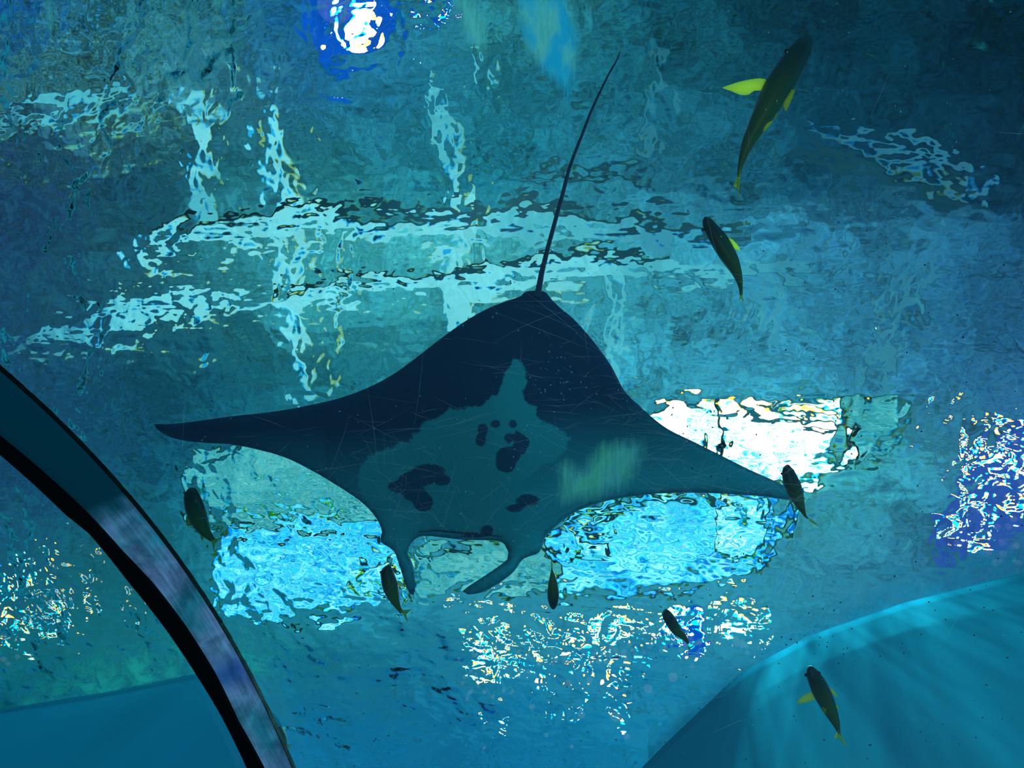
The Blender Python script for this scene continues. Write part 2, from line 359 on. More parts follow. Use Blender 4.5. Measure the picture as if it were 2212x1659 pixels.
def scatter(n, poly):
    out = []; x0 = min(p[0] for p in poly); x1 = max(p[0] for p in poly); y0 = min(p[1] for p in poly); y1 = max(p[1] for p in poly)
    while len(out) < n:
        x, y = random.uniform(x0, x1), random.uniform(y0, y1); ins = False
        for i in range(len(poly)):
            a, b = poly[i], poly[i-1]
            if (a[1] > y) != (b[1] > y) and x < (b[0]-a[0])*(y-a[1])/(b[1]-a[1])+a[0]: ins = not ins
        if ins: out.append((x, y))
    return out
b4 = [(2150, 905), (2240, 880), (2260, 1080), (2180, 1190), (2030, 1215), (2010, 1150), (2080, 1060)]
lamp_bank(scatter(38, b4), 'big cluster of violet-white lamps at the right edge', r=.036, board=b4, boardmat=M_VIOLET)
b1 = [(1010, 1375), (1120, 1340), (1185, 1380), (1140, 1445), (1020, 1465)]
lamp_bank(scatter(30, b1), 'round cluster of small white lamps below the long head fin', r=.028)
b2 = [(1190, 1385), (1290, 1350), (1440, 1340), (1450, 1370), (1290, 1385)]
lamp_bank(scatter(26, b2), 'long cluster of white lamps left of the smallest fish on the right', r=.032)
b3 = [(1455, 1325), (1515, 1325), (1520, 1360), (1490, 1395), (1460, 1390)]
lamp_bank(scatter(12, b3), 'blue-lit lamp cluster touching the small fish at the lower right', r=.035, board=b3, boardmat=M_BLUE)
b5 = [(1545, 1330), (1600, 1325), (1660, 1345), (1600, 1370)]
lamp_bank(scatter(12, b5), 'little cluster of warm white lamps right of the blue-lit one', r=.03)
b6 = [(30, 1330), (100, 1300), (190, 1275), (170, 1350), (70, 1375), (35, 1370)]
lamp_bank(scatter(18, b6), 'cluster of lamps at the left edge beyond the tunnel joint', r=.035)
for (x, y, r, lb) in [(15, 1262, .20, 'violet-white lamp at the left edge beyond the joint'), (1238, 1425, .05, 'white lamp below the long lamp cluster'), (1280, 1420, .05, 'white lamp beside the paired one on its left'),
                      (1400, 1435, .06, 'flat white lamp below the long cluster, to its right'), (1450, 1412, .06, 'white lamp just under the blue-lit cluster'), (1165, 1470, .04, 'small lamp under the round cluster'),
                      (1265, 1485, .05, 'blue-white lamp low in the row'), (1335, 1490, .07, 'largest of the low blue-white lamps'), (1195, 1525, .03, 'tiny lamp at the bottom of the row, left'),
                      (1357, 1528, .04, 'tiny lamp under the largest low lamp'), (1245, 1548, .025, 'tiniest blue-haloed lamp low in the row'), (1070, 1548, .025, 'tiny lone lamp furthest left below the clusters'), (1615, 1442, .03, 'tiny lamp in the light shafts at the right')]:
    q = roofat(x, y, -.4); root = tag(empty('ceiling_lamp', q), lb, 'lamp', 'single lamps under the roof')
    vs, fs = disc(q, r); mesh_obj('bulb', vs, fs, M_BULB, root, False)
    vs, fs = disc(q, r*1.6, z=.05); mesh_obj('lamp_halo', vs, fs, M_VIOLET, root, False)  # glowing disc stands in for the halo around the bulb
def round_lamp(x, y, r, rs, lb):
    q = roofat(x, y, -.4); root = tag(empty('ceiling_lamp', q), lb, 'lamp', 'single lamps under the roof')
    vs, fs = disc(q, r, 32); mesh_obj('bulb', vs, fs, M_BULB, root, False)
    vs, fs = disc(q, rs, 40, .05); mesh_obj('lamp_halo', vs, fs, M_BLUE, root, False)  # blue halo of the lamp, painted as a glowing disc
round_lamp(768, 42, .26, .62, 'big round white lamp in a painted blue halo at the top edge')
round_lamp(930, 6, .022, .10, 'small blue lamp at the top edge, right of the big round one')

# ------------------------------------------------------------------ tank wall
def m_wall():
    m, t = material('painted_blue_tank_wall')
    base = t.mixc(t.noise(1.3, 4, .6, t.pos((1, 1, .25))), (.03, .55, .72, 1), (.05, .72, .88, 1))
    st = t.math('MULTIPLY', t.attr('stain', True), t.ramp(t.noise(7.0, 5, .7, t.pos((1, 1, .7)), .3), [(.42, (0, 0, 0)), (.62, (1, 1, 1))]))
    c = t.mixc(st, base, (.16, .85, .62, 1))
    b = t.new('ShaderNodeBsdfDiffuse', {'Color': c, 'Roughness': .4}); t.out(b.outputs[0]); return m
WL = [(-260, 1590), (0, 1530), (220, 1495), (440, 1450), (540, 1462), (610, 1560), (650, 1720), (900, 1850), (1250, 1800), (1430, 1610), (1600, 1450), (1750, 1370), (1950, 1300), (2212, 1235), (2500, 1160)]
def wall():
    top = []
    for a in range(len(WL)-1):
        for k in range(16):
            u = k/16; top.append((WL[a][0]*(1-u)+WL[a+1][0]*u, WL[a][1]*(1-u)+WL[a+1][1]*u))
    top.append(WL[-1])
    P = [at(px, py, WAT-CAM[2]) for px, py in top]
    # smooth the plan a little
    P = np.array(P)
    for _ in range(6): P[1:-1] = (P[:-2]+2*P[1:-1]+P[2:])/4
    zs = np.concatenate([np.linspace(WAT-.015, WAT-1.2, 24), np.linspace(WAT-1.4, -3, 30)])
    vs = []; stn = []
    for (p, t_) in zip(P, top):
        for z in zs:
            vs.append((p[0], p[1], z))
            fx = max(0, min(1, (560-t_[0])/500)); fz = max(0.0, 1-max(0, WAT-z)/.02) if z < WAT else 1
            stn.append(0)
    o = mesh_obj('wall_far', vs, grid_faces(len(P), len(zs)), m_wall()); set_float(o, 'stain', stn)
    # outer face gives the wall its thickness
    md = o.modifiers.new('thick', 'SOLIDIFY'); md.thickness = .3; md.offset = -1; md.use_rim = False
    c = P.mean(axis=0)
    tag(o, 'blue painted tank wall at the bottom of the view', 'wall', kind='structure'); return o
wall()

# ------------------------------------------------------------------ tunnel
def m_pane():
    m, t = material('clear_acrylic')
    tr = t.new('ShaderNodeBsdfTransparent', {'Color': (.97, .99, .99, 1)})
    gl = t.new('ShaderNodeBsdfGlossy', {'Color': (.8, .8, 1, 1), 'Roughness': .12})
    df = t.new('ShaderNodeBsdfDiffuse', {'Color': (.8, .85, .95, 1)})
    t.out(t.mixs(.012, t.mixs(.03, tr.outputs[0], gl.outputs[0]), df.outputs[0])); return m
M_PANE = m_pane()
def shell(name, s0, s1, label):
    ph = np.linspace(math.radians(-10), math.radians(190), 120); vs = []
    for p in ph:
        for (s, r) in ((s0, R), (s1, R), (s1, R+.06), (s0, R+.06)): vs.append(tube(p, s, r))
    o = mesh_obj(name, vs, grid_faces(len(ph), 4, True)+[(0, 3, 2, 1), tuple(len(vs)-4+k for k in range(4))], M_PANE)
    me = o.data; me.polygons.foreach_set('use_smooth', [True]*len(me.polygons))
    bm = bmesh.new(); bm.from_mesh(me)
    for e in bm.edges:
        if len(e.link_faces) == 2 and e.calc_face_angle() > .8: e.smooth = False
    bm.to_mesh(me); bm.free()
    tag(o, label, 'window', kind='structure'); return o
pane = shell('window_1', -3.2, .7225*R, 'large curved scratched acrylic pane over the tunnel')
shell('window_2', .812*R, 5.0, 'curved acrylic pane beyond the tunnel joint')
OUT = [(0, 800), (100, 885), (230, 1010), (330, 1135), (400, 1230), (520, 1420), (580, 1540), (635, 1659)]
MID = [(0, 936), (191, 1104), (268, 1188), (334, 1258), (401, 1345), (468, 1452), (518, 1555), (575, 1659)]
INN = [(0, 970), (147, 1104), (200, 1147), (284, 1251), (368, 1358), (435, 1459), (485, 1542), (542, 1659)]
def prof(pts):
    q = sorted(tubepar(*p) for p in pts); return np.array([a[0] for a in q]), np.array([a[1] for a in q])
pm, pi_ = prof(MID), prof(INN)
d_mid = lambda a: float(np.interp(a, *pm)); d_inn = lambda a: float(np.interp(a, *pi_)); d_out = lambda a: .7265*R
def band(name, f0, f1, r0, r1, mat, label, cat, wob=0.0):
    ph = np.linspace(math.radians(-10), math.radians(190), 700); vs = []; arc = []
    for p in ph:
        w = wob*(mnoise.noise(Vector((p*60, 0, 3)))+.6*mnoise.noise(Vector((p*170, 0, 9))))
        for (s, r) in ((f0(p)-w, r0), (f1(p), r0), (f1(p), r1), (f0(p)-w, r1)): vs.append(tube(p, s, r)); arc.append(p)
    o = mesh_obj(name, vs, grid_faces(len(ph), 4, True)+[(0, 3, 2, 1), tuple(len(vs)-4+k for k in range(4))], mat, smooth=False)
    fix_normals(o); set_float(o, 'arc', arc)
    if cat: tag(o, label, cat, kind='structure')
    return o
def m_joint():
    m, t = material('acrylic_joint_painted_light')
    a = t.attr('arc', True)
    # along the arc / across the band coordinates
    g = t.new('ShaderNodeNewGeometry'); dt = t.new('ShaderNodeVectorMath', {0: g.outputs['Position'], 1: tuple(D)}, operation='DOT_PRODUCT')
    cb = t.new('ShaderNodeCombineXYZ', {0: t.math('MULTIPLY', a, 7.0), 1: t.math('MULTIPLY', dt.outputs['Value'], 110.0), 2: 0.0})
    n = t.noise(1.0, 5, .65, cb.outputs[0], .6)
    cb2 = t.new('ShaderNodeCombineXYZ', {0: t.math('MULTIPLY', a, 16.0), 1: t.math('MULTIPLY', dt.outputs['Value'], 9.0), 2: 4.0})
    n2 = t.noise(1.0, 3, .5, cb2.outputs[0], .3)
    c = t.mixc(t.ramp(n2, [(.38, (0, 0, 0)), (.62, (1, 1, 1))]), (.12, .58, .68, 1), (.68, .68, 1, 1))
    k = t.ramp(n, [(.3, (.6, .6, .6)), (.7, (1.25, 1.25, 1.25))])
    c = t.mixc(1.0, c, k, 'MULTIPLY')
    cb4 = t.new('ShaderNodeCombineXYZ', {0: t.math('MULTIPLY', a, 24.0), 1: t.math('MULTIPLY', dt.outputs['Value'], 14.0), 2: 1.0})
    kk = t.ramp(t.noise(1.0, 3, .6, cb4.outputs[0], .5), [(.35, (.5, .5, .55)), (.65, (1.25, 1.25, 1.25))]); c = t.mixc(1.0, c, kk, 'MULTIPLY')
    blue = t.math('SUBTRACT', 1.0, t.math('MULTIPLY', t.math('ABSOLUTE', t.math('SUBTRACT', a, PHB)), 30.0), clamp=True)
    c = t.mixc(t.math('MULTIPLY', blue, t.math('MULTIPLY', n, 1.1)), c, lin(50, 100, 230))
    edge = t.math('ADD', t.math('MULTIPLY', t.math('SUBTRACT', a, PHD), 26.0*SGN), t.math('MULTIPLY', t.math('SUBTRACT', n2, .5), 1.2), clamp=True)
    c = t.mixc(edge, lin(0, 85, 98), c)  # uneven light along the arc, painted in as a dark stretch
    b = t.new('ShaderNodeBsdfPrincipled', {'Base Color': c, 'Roughness': .35, 'Specular IOR Level': .3}); t.out(b.outputs[0]); return m
PHD = tubepar(215, 1080)[0]; PHB = tubepar(500, 1450)[0]; SGN = 1.0 if PHB > PHD else -1.0
band('trim_1', d_out, d_mid, R-.004, R+.006, m_joint(), 'streaked acrylic joint band, its lit and dark stretches painted in, arching over the tunnel', 'joint band')
M_GASK = m_plain('black_rubber_gasket', (.0012, .0016, .002, 1), .6, .1)
band('trim_2', d_mid, d_inn, R-.012, R+.006, M_GASK, 'black rubber gasket along the inner side of the joint band', 'gasket', .0)
band('trim_3', lambda a: d_out(a)-.0018, d_out, R-.005, R+.006, M_GASK, 'thin black sealant line along the outer edge of the joint band', 'sealant', .0014)
# tunnel floor (behind the camera)
vs, fs = box((AX[0]+D[0]*.9, AX[1]+D[1]*.9, AX[2]-.35-1.0), 4.1, 1.75, .05, AZ)
mesh_obj('floor', vs, fs, m_plain('tunnel_floor', (.05, .06, .08, 1)), smooth=False); tag(bpy.data.objects['floor'], 'dark walkway floor of the tunnel', 'floor', kind='structure')

# scratches in the acrylic
def m_scratch():
    m, t = material('acrylic_scratch')
    tr = t.new('ShaderNodeBsdfTransparent'); df = t.new('ShaderNodeBsdfDiffuse', {'Color': (.85, .95, 1, 1)})
    t.out(t.mixs(.38, tr.outputs[0], df.outputs[0])); return m
def scratches():
    vs = []; fs = []
    CL = [(330, 1640, 830, 260, 130, -8, 22), (160, 1480, 960, 150, 90, 20, 60), (110, 860, 1090, 90, 80, 0, 180), (90, 1150, 1190, 90, 70, 0, 180), (70, 1700, 1060, 60, 60, 10, 50),
          (90, 1000, 1000, 300, 120, 0, 40), (50, 1330, 640, 150, 120, -10, 60), (60, 770, 50, 90, 70, 0, 180), (50, 1250, 1400, 200, 90, 0, 50), (50, 60, 1250, 90, 60, 0, 50), (90, 1100, 830, 600, 500, 0, 180), (50, 2100, 1050, 90, 120, 30, 40)]
    for (n, cx, cy_, sx, sy, ang, sp) in CL:
        for _ in range(n):
            x = rng.normal(cx, sx); y = rng.normal(cy_, sy); a = math.radians(-(ang+rng.normal(0, sp*.5))); L = min(260, rng.exponential(60)+12); cur = rng.normal(0, .25); w = rng.uniform(.00007, .00024)
            if not (-40 < x < 2250 and -40 < y < 1700): continue
            m = 6; base = len(vs)
            try:
                for k in range(m+1):
                    u = k/m-.5; aa = a+cur*u; qx = x+math.cos(a+cur*u*.5)*L*u; qy = y+math.sin(a+cur*u*.5)*L*u
                    ph, s = tubepar(qx, qy, R-.0015); ph2, s2 = tubepar(qx-math.sin(aa), qy+math.cos(aa), R-.0015)
                    if s > .71*R: raise ValueError
                    A = tube(ph, s, R-.0015); B = tube(ph2, s2, R-.0015); d = (B-A)/np.linalg.norm(B-A)*w*(1-abs(u)*1.6)
                    vs += [A-d, A+d]
            except ValueError:
                del vs[base:]; continue
            fs += [(base+2*k, base+2*k+1, base+2*k+3, base+2*k+2) for k in range(m)]
    o = mesh_obj('scratches', vs, fs, m_scratch(), pane, False); o['kind'] = 'stuff'; o['label'] = 'fine pale scratches'
scratches()

# green reflections in the acrylic, painted as thin films on it
def film(poly, cols, label, seed, kf=1.0):
    xs = [p[0] for p in poly]; ys = [p[1] for p in poly]; x0, x1, y0, y1 = min(xs)-20, max(xs)+20, min(ys)-20, max(ys)+20
    def sd(x, y):
        ins = False; best = 1e9
        for i in range(len(poly)):
            a, b = poly[i], poly[i-1]
            if (a[1] > y) != (b[1] > y) and x < (b[0]-a[0])*(y-a[1])/(b[1]-a[1])+a[0]: ins = not ins
            dx, dy = b[0]-a[0], b[1]-a[1]; u = max(0, min(1, ((x-a[0])*dx+(y-a[1])*dy)/(dx*dx+dy*dy+1e-9)))
            best = min(best, math.hypot(x-a[0]-u*dx, y-a[1]-u*dy))
        return best if ins else -best
    nx, ny = int((x1-x0)/6)+2, int((y1-y0)/6)+2; vs = []; al = []; uvx = []; vy = []
    for i in range(nx):
        for j in range(ny):
            x = x0+(x1-x0)*i/(nx-1); y = y0+(y1-y0)*j/(ny-1); ph, s = tubepar(x, y, R-.002); vs.append(tube(ph, s, R-.002)); al.append(sd(x, y)); uvx.append(x); vy.append(y)
    m, t = material('green_reflection_film_%d' % seed)
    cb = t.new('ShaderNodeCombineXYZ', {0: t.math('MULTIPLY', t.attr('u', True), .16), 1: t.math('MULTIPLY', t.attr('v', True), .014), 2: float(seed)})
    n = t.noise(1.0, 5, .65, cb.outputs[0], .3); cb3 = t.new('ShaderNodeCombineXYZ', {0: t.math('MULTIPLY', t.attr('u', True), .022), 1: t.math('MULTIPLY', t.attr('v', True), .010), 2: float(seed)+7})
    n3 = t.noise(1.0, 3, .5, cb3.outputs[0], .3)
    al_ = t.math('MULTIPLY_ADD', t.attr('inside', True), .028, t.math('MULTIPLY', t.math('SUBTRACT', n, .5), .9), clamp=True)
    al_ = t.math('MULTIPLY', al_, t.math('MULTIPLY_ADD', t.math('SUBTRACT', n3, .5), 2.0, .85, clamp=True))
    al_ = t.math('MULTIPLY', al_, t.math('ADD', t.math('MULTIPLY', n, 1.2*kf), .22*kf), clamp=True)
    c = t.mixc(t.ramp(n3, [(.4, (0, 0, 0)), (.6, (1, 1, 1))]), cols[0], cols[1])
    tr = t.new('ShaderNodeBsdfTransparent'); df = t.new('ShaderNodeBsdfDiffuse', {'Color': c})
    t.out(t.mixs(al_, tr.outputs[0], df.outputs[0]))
    o = mesh_obj('reflection_film', vs, grid_faces(nx, ny), m, None, False); set_float(o, 'inside', al); set_float(o, 'u', uvx); set_float(o, 'v', vy)
    tag(o, label, 'algae', 'painted reflections on the acrylic'); return o  # painted reflections, only filed under algae
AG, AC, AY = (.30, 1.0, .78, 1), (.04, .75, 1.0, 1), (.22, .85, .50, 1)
film([(962, -20), (1030, -20), (1058, 60), (1060, 150), (1040, 140), (1000, 90)], (AG, AG), 'narrow green streaked painted reflection at the top, left of the wide one', 1, 1.5)
film([(1100, -20), (1225, -20), (1250, 60), (1262, 120), (1240, 200), (1228, 275), (1212, 200), (1170, 165), (1130, 120)], (AG, AC), 'wide green and blue streaked painted reflection hanging from the top edge', 2, 1.7)
film([(1195, 1000), (1225, 985), (1255, 1000), (1290, 950), (1330, 945), (1400, 940), (1400, 990), (1360, 1060), (1290, 1085), (1200, 1100)], (AG, AY), 'yellow-green painted reflection over the right side of the belly of the ray', 3, .85)
film([(430, -20), (505, -20), (490, 30), (460, 20)], (AG, AG), 'small green painted reflection at the top left', 4)
film([(85, -20), (120, -20), (125, 70), (100, 90)], (AG, AY), 'faint green painted reflection in the top left corner', 5)

# ================================================================== MANTA RAY
MH = 3.2                                       # height above the camera
OUTL = [(1155, 628), (1135, 630), (1124, 640), (1095, 650), (1050, 668), (1000, 697), (950, 733), (900, 772), (850, 808), (800, 835), (740, 858), (680, 873), (600, 888), (520, 897), (430, 909), (370, 916), (332, 917),
        (340, 928), (365, 943), (400, 952), (450, 957), (500, 960), (560, 972), (620, 990), (680, 1020), (730, 1050), (775, 1080), (800, 1103), (818, 1128), (825, 1150), (822, 1170), (850, 1190), (862, 1220), (875, 1260), (886, 1284), (894, 1285), (897, 1262), (892, 1225), (880, 1195),
        (890, 1172), (905, 1160), (930, 1158), (1000, 1166), (1070, 1168), (1090, 1176), (1098, 1192), (1096, 1208), (1060, 1235), (1010, 1268), (999, 1277), (1010, 1284), (1040, 1280), (1075, 1262), (1110, 1235), (1130, 1208), (1165, 1193), (1175, 1170), (1185, 1152),
        (1240, 1108), (1300, 1085), (1370, 1072), (1450, 1065), (1550, 1066), (1640, 1072), (1700, 1080), (1738, 1083), (1725, 1068), (1680, 1042), (1620, 1015), (1560, 985), (1500, 955), (1440, 925), (1390, 885), (1350, 845), (1320, 790), (1280, 735), (1240, 690), (1210, 665), (1190, 645), (1180, 632), (1167, 627)]
def resample(poly, step):
    n = len(poly); out = []
    P = np.array(poly, float)
    for i in range(n):
        p0, p1, p2, p3 = P[i-1], P[i], P[(i+1) % n], P[(i+2) % n]; m = max(1, int(np.linalg.norm(p2-p1)/step))
        for k in range(m):
            u = k/m; c = .5*((2*p1)+(-p0+p2)*u+(2*p0-5*p1+4*p2-p3)*u*u+(-p0+3*p1-3*p2+p3)*u**3); out.append(c)
    return np.array(out)
def seg_dist(pts, poly):
    A = poly; B = np.roll(poly, -1, axis=0); d = np.full(len(pts), 1e9); ins = np.zeros(len(pts), bool)
    for a, b in zip(A, B):
        ab = b-a; u = np.clip(((pts-a)@ab)/(ab@ab+1e-9), 0, 1); d = np.minimum(d, np.linalg.norm(pts-a-u[:, None]*ab, axis=1))
        c = ((a[1] > pts[:, 1]) != (b[1] > pts[:, 1])); xi = (b[0]-a[0])*(pts[:, 1]-a[1])/((b[1]-a[1]) if b[1] != a[1] else 1e-9)+a[0]; ins ^= (c & (pts[:, 0] < xi))
    return np.where(ins, d, -d)
PALE = [(1096, 790), (1112, 764), (1128, 775), (1132, 809), (1128, 843), (1145, 869), (1160, 879), (1161, 903), (1185, 920), (1215, 933), (1228, 950), (1225, 973), (1205, 992), (1168, 1003), (1151, 1020), (1128, 1037), (1118, 1057), (1150, 1080), (1120, 1110), (1105, 1135), (1080, 1150), (1000, 1150), (930, 1145), (905, 1120), (910, 1085),
        (940, 1060), (900, 1050), (860, 1060), (835, 1090), (800, 1090), (775, 1060), (777, 1023), (793, 993), (820, 973), (857, 956), (887, 950), (904, 930), (922, 911), (947, 906), (971, 884), (994, 883), (1028, 872), (1051, 866), (1074, 846), (1084, 816)]
SPOTS = [(1042, 928, 12, 14), (1038, 950, 11, 14), (1071, 916, 10, 8), (1108, 916, 9, 9), (1100, 945, 12, 9), (1118, 942, 10, 9), (1130, 955, 15, 14), (1120, 972, 16, 12), (1098, 985, 26, 20), (1092, 1003, 22, 17), (925, 1020, 38, 17), (900, 1035, 38, 18), (868, 1052, 30, 14), (955, 1036, 18, 12), (1052, 1146, 14, 12), (1020, 1158, 30, 8), (1112, 1098, 20, 9), (1140, 1080, 26, 12), (915, 1085, 22, 20), (895, 1065, 26, 18)]
def m_manta():
    m, t = material('manta_skin')
    n = t.noise(9.0, 5, .65, t.pos()); n2 = t.noise(35.0, 3, .6, t.pos())
    e = t.math('MULTIPLY_ADD', t.math('SUBTRACT', n, .5), 60.0, t.attr('pale', True))
    k = t.ramp(t.math('MULTIPLY_ADD', e, .06, .5), [(.3, (0, 0, 0)), (.62, (1, 1, 1))])
    s = t.math('MULTIPLY_ADD', t.math('SUBTRACT', n, .5), 10.0, t.attr('spot', True)); ks = t.ramp(t.math('MULTIPLY_ADD', s, .10, .5), [(.35, (0, 0, 0)), (.6, (1, 1, 1))])
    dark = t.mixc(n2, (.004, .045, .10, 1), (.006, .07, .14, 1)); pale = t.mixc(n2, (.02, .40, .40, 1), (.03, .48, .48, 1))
    lead_haze = t.attr('lead_haze', True)
    dark = t.mixc(lead_haze, dark, (.03, .46, .48, 1))
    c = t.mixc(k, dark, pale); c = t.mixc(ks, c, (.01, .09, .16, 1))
    b = t.new('ShaderNodeBsdfPrincipled', {'Base Color': c, 'Roughness': .75, 'Specular IOR Level': .1})
    bp = t.new('ShaderNodeBump', {'Strength': .15, 'Distance': .01, 'Height': n2}); t.put(b.inputs['Normal'], bp.outputs[0])
    t.out(b.outputs[0]); return m
M_MANTA = m_manta()
def manta():
    o2 = resample(OUTL, 9); n = len(o2)
    gx = np.arange(330, 1740, 9.0); gy = np.arange(620, 1290, 9.0); G_ = np.array([(x+(4.5 if j % 2 else 0), y) for j, y in enumerate(gy) for x in gx])
    sd = seg_dist(G_, o2); G_ = G_[sd > 5.0]
    allp = [Vector(p) for p in o2]+[Vector(p) for p in G_]
    r = delaunay_2d_cdt(allp, [], [list(range(n))], 1, 1e-4)
    V2 = np.array([tuple(v) for v in r[0]]); tri = [tuple(f) for f in r[2]]
    d = np.maximum(0, seg_dist(V2, o2)); d[:n] = 0
    body = np.exp(-(((V2[:, 0]-1075)/170)**2+((V2[:, 1]-930)/190)**2))
    th = (.028+.13*body)*np.sqrt(np.clip(1-(1-np.clip(d/(18+110*body), 0, 1))**2, 0, 1))
    wing = ((V2[:, 0]-1075)/650)
    zc = .28*np.abs(wing)**1.6-.10*np.exp(-((V2[:, 1]-1250)/60)**2)
    vs = []; nV = len(V2)
    for i in range(nV):
        vs.append(at(V2[i, 0], V2[i, 1], MH+zc[i]-th[i]))
    for i in range(nV):
        v = np.array(vs[i]); v[2] += 2.0*th[i]; vs.append(v)
    fs = [tuple(reversed(f)) for f in tri]+[tuple(k+nV for k in f) for f in tri]
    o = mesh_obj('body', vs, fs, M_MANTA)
    bm = bmesh.new(); bm.from_mesh(o.data); 
    pale = seg_dist(V2, np.array(PALE, float)); sp = np.full(nV, -40.0)
    for (x, y, a, b) in SPOTS:
        q = np.sqrt(((V2[:, 0]-x)/a)**2+((V2[:, 1]-y)/b)**2); sp = np.maximum(sp, (1-q)*min(a, b))
    lead_haze = np.clip((V2[:, 1]-(880-.12*(V2[:, 0]-1200)))/190, 0, 1)  # haze glare painted into the skin towards the leading edges
    lead_haze = np.where(V2[:, 0] < 700, np.clip((V2[:, 1]-925)/160, 0, 1)*.9, lead_haze)
    bm.free()
    rep = lambda a, b: np.concatenate([a, b])
    set_float(o, 'pale', rep(pale, np.full(nV, -60.0))); set_float(o, 'spot', rep(sp, np.full(nV, -40.0))); set_float(o, 'lead_haze', rep(lead_haze, lead_haze*0))
    w = o.modifiers.new('weld', 'WELD'); w.merge_threshold = .0004
    root = empty('manta_ray', at(1075, 930, MH)); o.parent = root; o.matrix_parent_inverse = Matrix.Translation(-Vector(root.location))
    tag(root, 'large dark manta ray with a pale spotted belly gliding overhead', 'manta ray')
    # whip tail
    T = [(1160, 640, 9), (1164, 625, 7), (1170, 590, 6), (1185, 530, 5), (1200, 475, 4.6), (1214, 425, 4.4), (1228, 370, 4), (1240, 335, 3.6), (1258, 290, 3.2), (1275, 245, 3), (1293, 205, 2.7), (1315, 160, 2.2), (1330, 135, 1.8), (1340, 112, 1.0)]
    vs = []; m = 10
    for k, (x, y, w_) in enumerate(T):
        c = at(x, y, MH-.02+.012*k); w_ = w_*MH/F
        a, b = T[max(k-1, 0)], T[min(k+1, len(T)-1)]; dr = at(b[0], b[1], MH)-at(a[0], a[1], MH); dr /= np.linalg.norm(dr); sd_ = np.cross(dr, UP)
        for j in range(m): vs.append(c+(sd_*math.cos(6.283*j/m)+UP*math.sin(6.283*j/m))*w_)
    tl = mesh_obj('tail', vs, grid_faces(len(T), m, True)+[tuple(range(m)), tuple(range(len(vs)-1, len(vs)-1-m, -1))], M_TAIL, root)
    # mouth fold and belly creases
    def crease(pts, w_, nm):
        vs = []
        for k, (x, y) in enumerate(pts):
            a, b = pts[max(k-1, 0)], pts[min(k+1, len(pts)-1)]; dr = np.array([b[0]-a[0], b[1]-a[1]], float); dr /= np.linalg.norm(dr); q = np.array([-dr[1], dr[0]])*w_*math.sin(math.pi*(k+.5)/len(pts))
            i = int(np.argmin((V2[:, 0]-x)**2+(V2[:, 1]-y)**2)); h = MH+zc[i]-th[i]-.004
            vs += [at(x-q[0], y-q[1], h), at(x, y, h-.006), at(x+q[0], y+q[1], h)]
        mesh_obj(nm, vs, grid_faces(len(pts), 3), M_TAIL, root)
    crease([(905, 1150), (940, 1146), (1000, 1152), (1050, 1156), (1085, 1160)], 1.8, 'mouth')
M_TAIL = m_plain('manta_tail_skin', (.05, .05, .10, 1))
manta()

# ================================================================== FISH
def m_fish():
    m, t = material('fish_skin')
    n = t.noise(30, 4, .6, t.pos()); y = t.attr('belly', True)
    c = t.mixc(n, (.004, .018, .02, 1), (.015, .045, .03, 1)); c = t.mixc(t.math('MULTIPLY', y, .75), c, (.10, .17, .015, 1))
    b = t.new('ShaderNodeBsdfPrincipled', {'Base Color': c, 'Roughness': .45, 'Specular IOR Level': .3}); t.out(b.outputs[0]); return m
def m_fin(nm, c1, c2, tr_):
    m, t = material(nm)
    n = t.noise(1.0, 2, .5, t.pos((260, 40, 40), (0, 0, .5)))
    c = t.mixc(n, c1, c2); df = t.new('ShaderNodeBsdfDiffuse', {'Color': c}); tl = t.new('ShaderNodeBsdfTranslucent', {'Color': c}); tr = t.new('ShaderNodeBsdfTransparent')
    t.out(t.mixs(tr_, t.add(df.outputs[0], tl.outputs[0]), tr.outputs[0])); return m
M_FISH = m_fish(); M_FIN = m_fin('yellow_fin', (1.0, .66, .02, 1), (.75, .70, .12, 1), .22); M_FIN2 = m_fin('dull_yellow_fin', (.48, .30, .01, 1), (.40, .32, .04, 1), .35)
M_EYE = m_plain('black_eye', (.004, .006, .008, 1), .1, .6)
FG = 'yellow-finned fish swimming over the tunnel'
